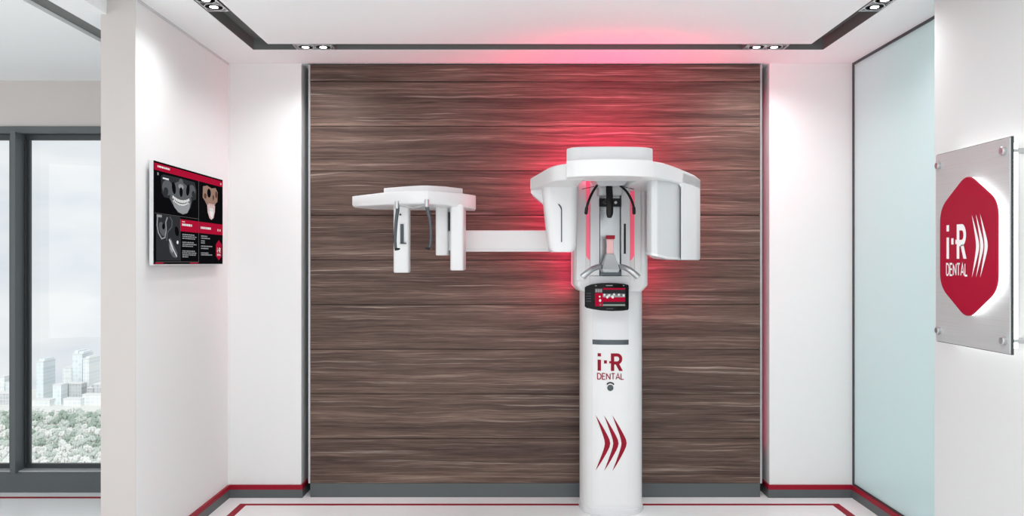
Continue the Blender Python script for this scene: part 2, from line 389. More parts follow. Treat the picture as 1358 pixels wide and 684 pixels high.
def logo(cv, u, v, wd, h, m, layer=0, sub=True):
    """the i-R mark: u, v = lower left of the mark, wd wide, h high; DENTAL under it"""
    k_ = wd / 33.1; q = h / 23.3
    cv.rect(u, u + 4.4 * k_, v, v + 14.8 * q, m, layer); cv.rect(u, u + 4.4 * k_, v + 19 * q, v + 23.3 * q, m, layer)
    cv.rect(u + 8.2 * k_, u + 12.1 * k_, v + 9.8 * q, v + 14.1 * q, m, layer)
    cv.rect(u + 15.1 * k_, u + 17.4 * k_, v + 10 * q, v + 13 * q, m, layer)
    x = u + 17.3 * k_
    cv.rect(x, x + 4.4 * k_, v, v + 23.3 * q, m, layer)
    B = [(4.4, 21.2), (8.4, 21.2)] + [(8.4 + 4.7 * math.sin(a), 15.9 + 5.3 * math.cos(a)) for a in [R(d) for d in range(20, 180, 20)]] + [(8.4, 10.6), (4.4, 10.6)]
    cv.stroke([(x + a * k_, v + b_ * q) for a, b_ in B], 4.2 * min(k_, q) if k_ > .9 * q else 4.2 * q, m, layer, su=min(1, k_ / q))
    cv.poly([(x + 6.2 * k_, v + 9 * q), (x + 11 * k_, v + 9.6 * q), (x + 15.9 * k_, v), (x + 10.9 * k_, v)], m, layer)
    if sub: word(cv, 'DENTAL', u - .2 * k_, v - 11.2 * q, 34.6 * k_, 7.8 * q, 1.25 * q, m, layer)
def chevrons(cv, u, v, wd, hh, step, thick, m, layer=0):
    """three slim swept arrowheads; u = tip column, v = centre height, hh = half height"""
    for k_ in range(3):
        n = 16; outp, inn = [], []
        for i in range(n + 1):
            s_ = -1 + 2 * i / n; e2 = .16
            g = 1 - (math.sqrt(s_ * s_ + e2 * e2) - e2) / (math.sqrt(1 + e2 * e2) - e2)
            outp.append((u + k_ * step + wd * g ** .95, v + hh * s_)); inn.append((u + k_ * step + (wd - thick) * g ** 1.0, v + hh * s_))
        for i in range(n): cv.poly([inn[i], outp[i], outp[i + 1], inn[i + 1]], m, layer)

# ------------------------------------------------------------------ wall monitor (left wall)
mon = thing('wall_monitor', (XL, 4.49, 1.8), 'slim flat monitor on left wall showing dental scan images and red headers', 'monitor')
XM = -1.822; my0, my1, mz0, mz1 = 4.004, 4.98, 1.536, 2.078
obj('housing', box(new(), XM - .020, XM, my0, my1, mz0, mz1), white2, mon, .003)
obj('wall_bracket', box(new(), XL, XM - .020, my0 + .25, my1 - .25, mz0 + .1, mz1 - .1), black, mon)
MW, MH = my1 - my0, mz1 - mz0
def fm(u, v, l): return (XM + .0012 + l * .0003, my0 + u * MW, mz0 + v * MH)
def scr(name, c_, e=.82):
    if name in MATS: return MATS[name]
    m = mat(name, c_, .3, emit=e, spec=0); bsdf(m).inputs['Base Color'].default_value = tuple(x * .12 for x in c_[:3]) + (1,); return m
s_blk = scr('screen_black', srgb(14, 14, 16)); s_dk = scr('screen_dark_grey', srgb(48, 50, 53)); s_md = scr('screen_grey', srgb(92, 95, 98)); s_lt = scr('screen_light_grey', srgb(150, 152, 154))
s_wh = scr('screen_white', srgb(228, 228, 228)); s_rd = scr('screen_red', srgb(170, 20, 52)); s_tan = scr('screen_tan', srgb(150, 122, 108)); s_pk = scr('screen_pale_pink', srgb(214, 186, 184)); s_br = scr('screen_brown', srgb(92, 66, 58))
s_pew = scr('screen_pewter', srgb(112, 106, 104)); s_gn = scr('screen_grey_green', srgb(140, 152, 142))
cv = Canvas(fm)
cv.rect(.006, .994, .01, .99, s_blk); cv.rect(.012, .988, .905, .972, s_rd, 1)
def text_rows(cv, u0, u1, rows, m, h=.007, lay=2, seed=1):
    rg = random.Random(seed)
    for v_, f_ in rows:
        u = u0; end = u0 + (u1 - u0) * f_
        while u < end - .004:
            wl = rg.uniform(.008, .03); wl = min(wl, end - u); cv.rect(u, u + wl, v_ - h, v_ + h, m, lay); u += wl + .005
text_rows(cv, .05, .2, [(.945, 1)], s_wh, .009)
cv.rect(.95, .97, .925, .95, s_pk, 2)
# front view of a jaw scan
cv.rect(.035, .573, .50, .895, s_blk, 1); 
def P_(pts, m, l): cv.poly(pts, m, l)
P_([(.09, .86), (.10, .70), (.13, .66), (.19, .66), (.24, .60), (.30, .535), (.37, .515), (.43, .535), (.48, .60), (.51, .68), (.56, .70), (.565, .80), (.54, .88), (.30, .885), (.12, .88)], s_dk, 2)
cv.ell(.17, .76, .065, .075, s_md, 3); cv.ell(.50, .78, .05, .065, s_md, 3); cv.ell(.15, .72, .03, .04, s_dk, 4); cv.ell(.52, .75, .025, .035, s_dk, 4)
P_([(.22, .80), (.20, .66), (.25, .585), (.31, .545), (.37, .53), (.43, .545), (.47, .60), (.49, .67), (.47, .80), (.34, .86)], s_md, 4)
cv.ell(.25, .77, .025, .06, s_blk, 5, rot=.15); cv.ell(.44, .78, .024, .06, s_blk, 5, rot=-.15); cv.ell(.345, .745, .022, .05, s_blk, 6); cv.ell(.345, .845, .03, .035, s_md, 5)
cv.ell(.345, .80, .035, .028, s_lt, 5)
P_([(.22, .65), (.26, .575), (.31, .535), (.37, .522), (.43, .54), (.46, .59), (.475, .66), (.42, .615), (.35, .60), (.28, .61)], s_lt, 6)
for k in range(11):
    a = -1 + 2 * k / 10; cv.rect(.345 + a * .105 - .0085, .345 + a * .105 + .0085, .634 + a * a * .03, .664 + a * a * .028, s_wh, 7)
    cv.rect(.345 + a * .095 - .0075, .345 + a * .095 + .0075, .604 + a * a * .03, .624 + a * a * .028, s_wh, 7)
cv.rect(.11, .185, .835, .85, s_wh, 6); cv.rect(.045, .06, .86, .885, s_lt, 6)
# rendered skull
cv.rect(.605, .985, .49, .895, s_blk, 1)
P_([(.665, .86), (.66, .74), (.70, .70), (.73, .66), (.76, .64), (.84, .64), (.87, .70), (.90, .72), (.905, .83), (.87, .875), (.80, .86), (.73, .88)], s_tan, 2)
cv.ell(.76, .80, .03, .05, s_blk, 3); cv.ell(.88, .80, .018, .04, s_br, 3); cv.ell(.83, .76, .014, .03, s_br, 3); cv.ell(.70, .76, .02, .03, s_br, 3)
P_([(.73, .67), (.74, .58), (.77, .52), (.80, .505), (.835, .53), (.855, .60), (.86, .67), (.80, .66)], s_pk, 3)
P_([(.76, .64), (.78, .55), (.81, .52), (.83, .58), (.835, .64)], s_wh, 4)
for k in range(5): cv.rect(.752 + k * .02, .766 + k * .02, .655, .685, s_pk, 4)
for k in range(4): cv.rect(.755 + k * .024, .759 + k * .024, .60, .65, s_br, 5)
# side view
cv.rect(.035, .335, .045, .49, s_dk, 1)
cv.stroke([(.05, .46), (.045, .38), (.06, .31), (.10, .255), (.14, .27), (.155, .34), (.15, .42), (.17, .47)], .012, s_lt, 2)
cv.ell(.105, .35, .035, .07, s_md, 2, rot=.3); cv.ell(.12, .375, .016, .03, s_blk, 3); cv.ell(.29, .34, .026, .05, s_blk, 3, rot=.2)
cv.stroke([(.20, .48), (.23, .44), (.225, .38), (.17, .32), (.16, .24)], .01, s_md, 2)
P_([(.19, .26), (.21, .27), (.27, .17), (.30, .12), (.29, .07), (.24, .08), (.20, .13), (.185, .2)], s_md, 2)
P_([(.20, .25), (.215, .25), (.25, .16), (.23, .12), (.20, .16)], s_lt, 3); cv.ell(.30, .23, .013, .018, s_wh, 3); cv.stroke([(.19, .255), (.24, .16), (.29, .085)], .009, s_wh, 4)
cv.rect(.04, .10, .46, .484, s_lt, 4)
# text panels
for u0, u1, h0, h1 in ((.337, .594, .345, .468), (.607, .985, .345, .468)): cv.rect(u0, u1, h0, h1, s_rd, 2)
text_rows(cv, .36, .50, [(.415, 1)], s_wh, .011, 3, 3); text_rows(cv, .36, .40, [(.445, 1)], s_pk, .006, 3, 3)
text_rows(cv, .63, .79, [(.405, 1)], s_wh, .012, 3, 4); cv.rect(.90, .92, .385, .41, s_pk, 3); cv.rect(.935, .955, .385, .41, s_pk, 3)
text_rows(cv, .365, .565, [(.315, .85), (.295, 1), (.275, .9), (.235, .8), (.215, 1), (.195, .75), (.145, .9), (.125, 1), (.105, .95), (.085, .4)], s_lt, .0055, 3, 5)
text_rows(cv, .635, .83, [(.315, .5), (.292, .75), (.262, .3), (.24, .3), (.205, .95), (.18, .6), (.13, .6), (.11, .9)], s_lt, .006, 3, 6)
P_([(.925, .285), (.975, .235), (.975, .10), (.925, .05), (.875, .10), (.875, .235)], s_rd, 3)
logo(cv, .895, .14, .058, .055, s_wh, 4, sub=False); word(cv, 'DENTAL', .896, .105, .058, .02, .004, s_wh, 4)
for r_ in ((.597, .601, .03, .905), (.012, .595, .494, .497), (.03, .6, .030, .034), (.335, .337, .034, .47)): cv.rect(*r_, s_pew, 3)
cv.rect(.02, .12, .014, .026, s_rd, 3); cv.rect(.47, .59, .014, .026, s_rd, 3)
cv.done('screen', mon)

# ------------------------------------------------------------------ sign on the right wall
sg = thing('wall_sign', (XS, 3.33, 1.6), 'brushed steel wall sign with glowing red hexagon logo on right wall', 'sign')
XP = 1.952; sy0, sy1, sz0, sz1 = 3.062, 3.592, 1.192, 2.040
obj('steel_plate', box(new(), XP, XP + .006, sy0, sy1, sz0, sz1), brush, sg, .001)
obj('acrylic_back_panel', box(new(), XP + .006, XP + .014, sy0 - .004, sy1 + .002, sz0 - .003, sz1 + .003), mat('dark_acrylic_edge', srgb(58, 62, 62), .15), sg)
for yy in (sy0 + .03, sy1 - .03):
    for zz in (sz0 + .05, sz1 - .05):
        bm = new(); lathe(bm, [(.013, XP - .016), (.0165, XP - .013), (.0165, XP)], (0, yy, zz), 'X', 20); lathe(bm, [(.012, XP + .014), (.012, XS)], (0, yy, zz), 'X', 20)
        obj('standoff', bm, silver, sg)
halo = mat('white_edge_light', (1, 1, 1, 1), .5, emit=3.5)
bm = new(); q = .012
for a in ((sy0 + .02, sy0 + .028, sz0 + .02, sz1 - .02), (sy1 - .028, sy1 - .02, sz0 + .02, sz1 - .02)): box(bm, XP + .015, XP + .045, *a)
for a in ((sy0 + .03, sy1 - .03, sz1 - .028, sz1 - .02), (sy0 + .03, sy1 - .03, sz0 + .02, sz0 + .028)): box(bm, XP + .015, XP + .045, *a)
obj('backlight_strip', bm, halo, sg)
def hexring(sc, cy=3.288, cz=1.6175, hw=.207, hh=.308, sh=.175, rad=.06):
    V_ = [(0, hh), (hw, sh), (hw, -sh), (0, -hh), (-hw, -sh), (-hw, sh)]; V_ = [(a * 1.0, b_) for a, b_ in V_]
    out_ = []
    for i, p in enumerate(V_):
        p = Vector(p); a = Vector(V_[i - 1]); c_ = Vector(V_[(i + 1) % 6])
        pa = p + (a - p).normalized() * rad; pc = p + (c_ - p).normalized() * rad
        for k in range(9):
            u = k / 8; out_.append(((1 - u) ** 2 * pa + 2 * u * (1 - u) * p + u * u * pc))
    return [(cy + (v_.x - math.copysign(sc, v_.x) * min(1, abs(v_.x) / .02)), cz + (v_.y - math.copysign(sc, v_.y) * min(1, abs(v_.y) / .05))) for v_ in out_]
XE = 1.916
em = obj('hexagon_emblem', loft(new(), [[(x, y, z) for y, z in hexring(s_)] for x, s_ in ((XE, .003), (XE + .003, 0), (XE + .006, 0))]), mat('crimson_acrylic_face', srgb(165, 8, 45), .35, spec=.2), sg)
obj('lit_edge', loft(new(), [[(x, y, z) for y, z in hexring(.002)] for x in (XE + .006, XE + .024)]), mat('lit_white_acrylic', (1, 1, 1, 1), .5, emit=1.15), sg)
obj('emblem_spacer', loft(new(), [[(x, y, z) for y, z in hexring(.02)] for x in (XE + .024, XP)]), mat('lit_white_acrylic', (1, 1, 1, 1), .5, emit=1.15), sg)
cv = Canvas(lambda u, v, l: (XE - .0012 - l * .0003, u, v))
# the wall runs toward the viewer, so reading direction is -Y: mirror u
cv.fn = lambda u, v, l: (XE - .0012 - l * .0003, 3.446 - u, v)
wmk = mat('white_vinyl', srgb(246, 244, 244), .4)
logo(cv, .008, CH + .016, .150, .147, wmk)
lg = obj('lettering', cv.bm, cv.mats, None, fix=False); lg.parent = em; cv = Canvas(cv.fn)
chevrons(cv, .196, CH + .068, .052, .130, .0285, .022, wmk)
lg = obj('chevrons', cv.bm, cv.mats, None, fix=False); lg.parent = em

# ------------------------------------------------------------------ x-ray unit
XC = WX(809.5, 4.985)                                    # column centre
xu = thing('dental_xray_unit', (XC, 4.985, 0), 'white floor-standing dental x-ray machine with red glow, before wood panel', 'x-ray machine')
def colprofile(a=.194, b_=.186, n=64, e=.72, cy=4.985, bk=5.165):
    P = []
    for k in range(n):
        t_ = 2 * math.pi * k / n; c_, s_ = math.cos(t_), math.sin(t_)
        x = math.copysign(abs(c_) ** e, c_) * a; y = math.copysign(abs(s_) ** (e * 1.1), s_) * b_
        P.append((XC + x, min(cy + y, bk)))
    return P
def colfront(x, a=.194, b_=.186, e=.72):
    u = min(.999, abs(x - XC) / a); c_ = u ** (1 / e); s_ = math.sqrt(1 - c_ * c_); return 4.985 - b_ * s_ ** (e * 1.1)
ZCT = WZ(352, 4.9)
rings = []
for z_, s_ in ((.0, .0), (.012, .0), (.03, 0), (.5, 0), (1.0, 0), (1.3, 0), (1.52, 0), (1.95, 0)):
    rings.append([(x, y, z_) for x, y in colprofile()])
obj('column', loft(new(), rings), white, xu, .004)
obj('base_ring', loft(new(), [[(x, y, z_) for x, y in colprofile(.199, .191, bk=5.168)] for z_ in (0, .035)]), white2, xu, .004)
# front cover of the column: a slightly proud facet between two seams
fx0, fx1 = WX(786, 4.81), WX(833.5, 4.81)
def curved_plate(xa, xb, za, zb, off, th, n=14, bm=None):
    bm = bm or new(); f_ = [(xa + (xb - xa) * i / n) for i in range(n + 1)]
    pts = [(x, colfront(x) - off) for x in f_] + [(x, colfront(x) - off + th) for x in reversed(f_)]
    return prism(bm, pts, za, zb)
obj('front_cover', curved_plate(fx0, fx1, WZ(671, 4.8), WZ(456.5, 4.8), .0025, .01), white, xu, .001)
obj('upper_cover', curved_plate(fx0, fx1, WZ(450.5, 4.8), 1.40, .0025, .01), white2, xu, .001)
obj('cover_slot', curved_plate(fx0, fx1, WZ(457, 4.8), WZ(450.5, 4.8), .0035, .02), gun, xu, .001)
# printing on the column
cvc = Canvas(lambda u, v, l: (u, colfront(u) - .0042 - l * .0003, v))
dd = 4.8
logo(cvc, WX(792.7, dd), WZ(491.6, dd), 33.1 * dd / F, 23.3 * dd / F, redi)
cvc.done('red_lettering', xu); cvc = Canvas(cvc.fn)
chevrons(cvc, WX(790, dd), WZ(587.5, dd), 19.2 * dd / F, 36.8 * dd / F, 11 * dd / F, 7.2 * dd / F, redi)
cvc.done('red_chevrons', xu)
bm = new(); c_ = (WX(809.3, dd), colfront(WX(809.3, dd)), WZ(514, dd))
lathe(bm, [(.019, -.0045), (.015, -.008), (.004, -.009)], c_, 'Y', 20); obj('sensor_lens', bm, gun, xu)
cvs = Canvas(cvc.fn)
cvs.stroke([(c_[0] + .021 * math.cos(a), c_[2] + .016 + .016 * math.sin(a)) for a in [R(165 - k * 17) for k in range(10)]], .009, black, 1); cvs.done('sensor_hood', xu)

# carriage (wide upper body)
XA, XB = WX(761, 4.86), WX(857, 4.86); zb0, zb1 = WZ(386, 4.78), WZ(240, 4.72) + .05
car = [(XA, 5.08), (XA, 4.84), (XA + .004, 4.79), (XA + .016, 4.765), (XA + .03, 4.755), (XB - .03, 4.755), (XB - .016, 4.765), (XB - .004, 4.79), (XB, 4.84), (XB, 5.08)]
cxm = (XA + XB) / 2
rings = [[(cxm + (x - cxm) * .86, y + (.01 if y < 4.8 else 0), zb0) for x, y in car], [(x, y, zb0 + .035) for x, y in car], [(x, y, zb1) for x, y in car]]
obj('carriage', loft(new(), rings), white, xu, .004)
# inner front: cheeks around the steel channel
q0, q1, q2, q3 = WX(783, 4.71), WX(795, 4.71), WX(824, 4.71), WX(835.5, 4.71)
zi0, zi1, zi2 = WZ(394, 4.71), WZ(365.5, 4.71), WZ(233, 4.71) + .0
bm = new(); box(bm, q0, q1, 4.71, 4.757, zi1, zi2); box(bm, q2, q3, 4.71, 4.757, zi1, zi2); box(bm, q0, q3, 4.71, 4.80, zi0, zi1 - .002)
obj('inner_panel', bm, white2, xu, .002)
bm = new(); box(bm, q1, q2, 4.742, 4.756, zi1, zi2)
obj('channel_lining', bm, char_dk, xu)
obj('steel_channel', box(new(), q1 + .006, q2 - .006, 4.733, 4.742, WZ(358, 4.73), WZ(258, 4.73)), mirror, xu, .001)
obj('scale_slot', box(new(), WX(827.3, 4.709), WX(830, 4.709), 4.7085, 4.7105, WZ(336.5, 4.709), WZ(296.5, 4.709)), gap, xu)
obj('drive_box', box(new(), q1 + .003, q2 - .003, 4.70, 4.74, WZ(365.5, 4.70), WZ(359.5, 4.70)), gun, xu, .002)
ledp = mat('red_light_strip', srgb(208, 84, 108), .4, emit=.6)
for s_ in (-1, 1):
    pa, pb = (777, 783) if s_ < 0 else (835.5, 841.3)
    xa, xb = WX(pa, 4.75), WX(pb, 4.75); z0_, z1_ = WZ(338, 4.75), WZ(232, 4.75)
    bm = new(); inner, outer = (xb, xa) if s_ < 0 else (xa, xb)
    pts = [(inner, WZ(346, 4.75)), (inner + (outer - inner) * .55, WZ(343, 4.75)), (outer, z0_), (outer, z1_), (inner, z1_)]
    loft(bm, [[(x, 4.749, z_) for x, z_ in pts], [(x, 4.756, z_) for x, z_ in pts]])
    obj('light_strip', bm, ledp, xu)
# side pillars that frame the light strips
for pa, pb in ((764.5, 777), (841.3, 850)):
    xa, xb = WX(pa, 4.745), WX(pb, 4.745)
    obj('side_pillar', box(new(), xa, xb, 4.742, 4.77, WZ(372, 4.745), WZ(240, 4.745)), white2 if pa < 800 else white, xu, .003)
# head mount block under the ring
zt0, ztm, zt1 = WZ(259, 4.62), WZ(247, 4.55), WZ(232, 4.55)
bm = new()
loft(bm, [[(WX(a, 4.55), y, z_) for a, y in ((l_, 4.50), (r_, 4.50), (r_, 4.712), (l_, 4.712))] for z_, l_, r_ in ((ztm, 794, 826), (ztm + .012, 791, 829), (zt1, 784, 837), (2.07, 784, 837))])
box(bm, WX(794.5, 4.6), WX(824.5, 4.6), 4.60, 4.742, zt0, ztm)
obj('head_mount', bm, lgrey, xu, .003)
# forehead support
bm = new(); xf = WX(808.5, 4.52)
tube(bm, [(xf, 4.545, WZ(246, 4.52)), (xf, 4.52, WZ(262, 4.52)), (xf, 4.515, WZ(276, 4.52)), (xf, 4.52, WZ(284, 4.52)), (xf, 4.53, WZ(288, 4.52))], [.019, .020, .021, .020, .013], 14, flat=.6)
obj('forehead_support', bm, black, xu)
bm = new(); box(bm, WX(794.5, 4.71), WX(823.5, 4.71), 4.703, 4.74, WZ(274, 4.71), WZ(263, 4.71)); box(bm, xf - .014, xf + .014, 4.53, 4.705, WZ(271, 4.7), WZ(265, 4.7))
obj('support_bracket', bm, black, xu, .002)
for p_ in (801.5, 816.5):
    bm = new(); lathe(bm, [(.008, -.006), (.009, -.004), (.009, 0)], (WX(p_, 4.70), 4.703, WZ(268.5, 4.70)), 'Y', 14); o = obj('bracket_bolt', bm, silver, None); o.parent = bpy.data.objects['support_bracket']
# temple supports
for s_ in (-1, 1):
    f_ = lambda p: WX(808.5 + s_ * (808.5 - p) * -1 if s_ > 0 else p, 4.45)
    mx_ = lambda p: WX(p if s_ < 0 else 1618.5 - p, 4.45)
    P = catmull([(mx_(793.5), 4.52, WZ(245.5, 4.5)), (mx_(786.5), 4.47, WZ(254, 4.45)), (mx_(780.8), 4.45, WZ(266, 4.45)), (mx_(778), 4.45, WZ(276, 4.45)), (mx_(777.3), 4.46, WZ(284, 4.45))], 5)
    bm = new(); n_ = len(P); tube(bm, P, [.0072 + (.0025 if i > n_ - 7 else 0) - (.004 if i == n_ - 1 else 0) for i in range(n_)], 10)
    obj('temple_support', bm, black, xu)
    bm = new(); tube(bm, [(mx_(790), 4.53, WZ(246.5, 4.5)), (mx_(774), 4.56, WZ(249.5, 4.5))], .0022, 8); obj('release_lever', bm, redp if s_ < 0 else gun, xu)
# chin rest with bite block and handles
dc = 4.60
bm = new()
loft(bm, [[(WX(l_, dc), y0_, z_), (WX(r_, dc), y0_, z_), (WX(r_, dc), y1_, z_), (WX(l_, dc), y1_, z_)] for z_, l_, r_, y0_, y1_ in
          ((WZ(361, dc), 799.5, 819, 4.56, 4.69), (WZ(357, dc), 797.5, 820.5, 4.555, 4.70), (WZ(352, dc), 799, 819.5, 4.57, 4.68), (WZ(336.5, dc), 804, 814.5, 4.585, 4.64))])
obj('chin_rest', bm, mgrey, xu, .004)
acr = mat('pink_lit_acrylic', srgb(228, 176, 176), .25, coat=.3)
bm = new(); loft(bm, [[(WX(l_, dc), 4.595, z_), (WX(r_, dc), 4.595, z_), (WX(r_, dc), 4.625, z_), (WX(l_, dc), 4.625, z_)] for z_, l_, r_ in ((WZ(337, dc), 804.5, 814), (WZ(326, dc), 805, 813.5), (WZ(316.5, dc), 804.5, 813.8))])
obj('bite_stem', bm, acr, xu, .003)
bm = new(); box(bm, WX(803.6, dc), WX(814.9, dc), 4.575, 4.625, WZ(317, dc), WZ(312, dc)); obj('bite_block', bm, redp, xu, .003)
for s_ in (-1, 1):
    mx_ = lambda p, d: WX(p if s_ < 0 else 1618.6 - p, d)
    P = catmull([(mx_(801, 4.62), 4.64, WZ(356, 4.62)), (mx_(795, 4.58), 4.58, WZ(353.5, 4.58)), (mx_(786, 4.52), 4.52, WZ(356.5, 4.52)), (mx_(777, 4.50), 4.50, WZ(363, 4.50)), (mx_(772, 4.50), 4.50, WZ(367.5, 4.50))], 6)
    n_ = len(P); bm = new(); tube(bm, P, [.0150 + .0035 * i / n_ - (.004 if i == n_ - 1 else 0) for i in range(n_)], 14)
    obj('hand_grip', bm, silver, xu)
# control display
dv = 4.66
def dcurve():
    P = [(776, 381), (778, 379.5), (784, 377.2), (794, 375.6), (806, 375), (818, 375.3), (828, 376.2), (833, 377.5), (834, 379), (834, 409), (833, 411), (826, 412), (812, 412.5), (798, 411.8), (786, 410), (778, 408.2), (776, 406.5)]
    return [(WX(a, dv), WZ(b_, dv)) for a, b_ in P]
dp = dcurve(); cm = (sum(a for a, b_ in dp) / len(dp), sum(b_ for a, b_ in dp) / len(dp))
def dring(y, k_): return [(cm[0] + (a - cm[0]) * k_, y, cm[1] + (b_ - cm[1]) * k_) for a, b_ in dp]
ds = obj('control_display', loft(new(), [dring(dv, .975), dring(dv + .004, 1), dring(dv + .028, 1), dring(dv + .034, .96)]), gloss_black, xu, ang=50)
obj('display_mount', box(new(), WX(786, dv), WX(826, dv), dv + .03, 4.83, WZ(408, dv), WZ(381, dv)), white2, xu, .004)
cv = Canvas(lambda u, v, l: (WX(u, dv), dv - .0010 - l * .0003, WZ(v, dv)))
cv.rect(789, 829, 382, 406, s_blk)
cv.rect(789, 799.5, 388.5, 406, s_rd, 1); cv.rect(789, 799, 382.5, 388, s_pew, 1); cv.rect(799.5, 829, 381.8, 384, s_rd, 1)
cv.rect(799.5, 829, 384, 389.5, s_dk, 1); cv.rect(799.5, 829, 389.5, 394, s_lt, 1); cv.rect(799.5, 829, 394, 400, s_rd, 1); cv.rect(799.5, 829, 400, 403, s_dk, 1); cv.rect(799.5, 829, 403.2, 405.6, s_gn, 1)
for a in range(9): cv.ell(801.5 + a * 3.2, 390.8 + .7 * math.sin(a), 1.1, 1.6, s_md if a % 2 else s_wh, 2, 10)
cv.ell(805.5, 393.5, 1.7, 2.2, s_wh, 3, 12, rot=.4); cv.ell(812.3, 393.5, 1.7, 2.2, s_wh, 3, 12, rot=-.4)
cv.ell(795.3, 393.2, 1.2, 1.3, s_wh, 2, 10); cv.ell(795.8, 398.3, 1.5, 2, s_wh, 2, 10); cv.ell(796.2, 404, 1.5, 1.6, s_pew, 2, 10)
for a in range(3): cv.rect(790 + a * 3, 792 + a * 3, 383.5, 387, s_lt, 2)
lcd = obj('lcd', cv.bm, cv.mats, None, fix=False); lcd.parent = ds
cv = Canvas(cv.fn)
for r_ in range(4): cv.rect(777.2, 783.8, 388.6 + r_ * 3.4, 389.2 + r_ * 3.4, s_md); [cv.rect(777.4 + k * 2.3, 778.9 + k * 2.3, 390.0 + r_ * 3.2, 390.8 + r_ * 3.2, s_dk, 1) for k in range(3)]
cv.rect(789, 791.5, 378.3, 379.2, s_lt); cv.rect(803.5, 812.5, 378, 379, s_lt); cv.rect(826, 828, 378, 379, s_lt); cv.rect(804, 813, 408.8, 409.6, s_md)
kp = obj('keypad', cv.bm, cv.mats, None, fix=False); kp.parent = ds

# rotating head: ring slab, drum, cap, tube head, detector
zS0, zS1 = CH + .432, CH + .52
right = catmull([PD(866, 4.01), PD(880, 4.09), PD(896, 4.23), PD(911, 4.40), PD(922, 4.55), PD(928.5, 4.72)], 5)
left = catmull([PD(751.5, 4.11), PD(738, 4.165), PD(728, 4.25), PD(716, 4.44), PD(703.2, 4.67)], 5)
drum = catmull([PD(751, 4.02), PD(765, 3.975), PD(785, 3.95), PD(808, 3.942), PD(832, 3.95), PD(852, 3.975), PD(866, 4.01)], 4)
bm = new()
hx0, hx1, hy0 = WX(773, 4.2), WX(844, 4.2), 4.17
def zdrop(pts): return [zS1 - .018 * max(0, min(1, (y - 4.1) / .6)) for x, y in pts]
# left wing
lw = [(hx0, 4.08)] + left + [(WX(705, 4.75), 4.80), (WX(716, 4.9), 4.90), (hx0, 4.95)]
prism(bm, lw, zS0, zdrop(lw))
rw = [(hx1, 4.03)] + right + [(WX(927, 4.82), 4.86), (WX(905, 4.95), 4.96), (hx1, 4.97)]
prism(bm, rw[::-1], zS0, zdrop(rw[::-1]))
box(bm, hx0, hx1, 4.82, 4.96, zS0 + .03, zS1)
obj('ring_arm', bm, white, xu, .010, 3)
dr = drum + [(WX(866, 4.2), 4.19), (WX(751, 4.2), 4.19)]
bm = new(); prism(bm, dr, zS0 + .003, zS1 + .002)
obj('front_drum', bm, white, xu, .006, 3)
zc0, zc1 = zS1, CH + .607
cp = catmull([PD(751.2, 4.165), PD(762, 4.12), PD(785, 4.10), PD(808, 4.095), PD(832, 4.10), PD(855, 4.12), PD(865.5, 4.165)], 4)
cp = cp + [(WX(864, 4.3), 4.30), (WX(855, 4.6), 4.60), (WX(842, 4.8), 4.80), (WX(775, 4.8), 4.80), (WX(762, 4.6), 4.60), (WX(753, 4.3), 4.30)]
obj('top_cap', prism(new(), cp, zc0, zc1), white2, xu, .010, 3)
# shoulder and tube head on the left
dS = 4.62
bm = new()
loft(bm, [[PD(a, 1)[0:1] and (WX(a, y), y, z_) for a, y in P] for z_, P in (
    (WZ(270, 4.66), ((719.5, 4.68), (760, 4.60), (760, 4.86), (722, 4.86))),
    (WZ(256, 4.67), ((703.8, 4.685), (765, 4.57), (767, 4.90), (706, 4.88))),
    (zS0 + .01, ((703.6, 4.685), (767, 4.56), (767, 4.90), (706, 4.88))))])
obj('tube_shoulder', bm, white2, xu, .008, 3)
def rrect(xa, xb, ya, yb, r_, z_, n=5):
    P = []
    for cx_, cy_, a0 in ((xb - r_, ya + r_, -90), (xb - r_, yb - r_, 0), (xa + r_, yb - r_, 90), (xa + r_, ya + r_, 180)):
        for k in range(n + 1):
            a = R(a0 + 90 * k / n); P.append((cx_ + r_ * math.cos(a), cy_ + r_ * math.sin(a), z_))
    return P
bm = new()
loft(bm, [rrect(WX(l_, 4.5), WX(r_, 4.5), 4.50, 4.74, rr, z_) for l_, r_, z_, rr in (
    (733, 759, WZ(333.8, 4.5), .03), (729.5, 763.5, WZ(331, 4.5), .04), (728, 765, WZ(325, 4.5), .045), (724.3, 766.5, WZ(290, 4.5), .05), (720.3, 768, WZ(252, 4.5), .05), (719.8, 768.3, zS0 + .002, .05))])
obj('tube_head', bm, white, xu, ang=50)
# grip groove on the tube head, its shade drawn as a dark strip
bm = new(); gx = [(739.5, 270), (742, 270.8), (744.6, 274), (745.4, 277), (745.4, 321), (743.9, 321), (743.9, 278), (742.6, 274.8), (741, 272.4)]
loft(bm, [[(WX(a, 4.5), 4.4975, WZ(b_, 4.5)) for a, b_ in gx], [(WX(a, 4.5), 4.51, WZ(b_, 4.5)) for a, b_ in gx]])
obj('grip_groove_shade', bm, gun, xu)
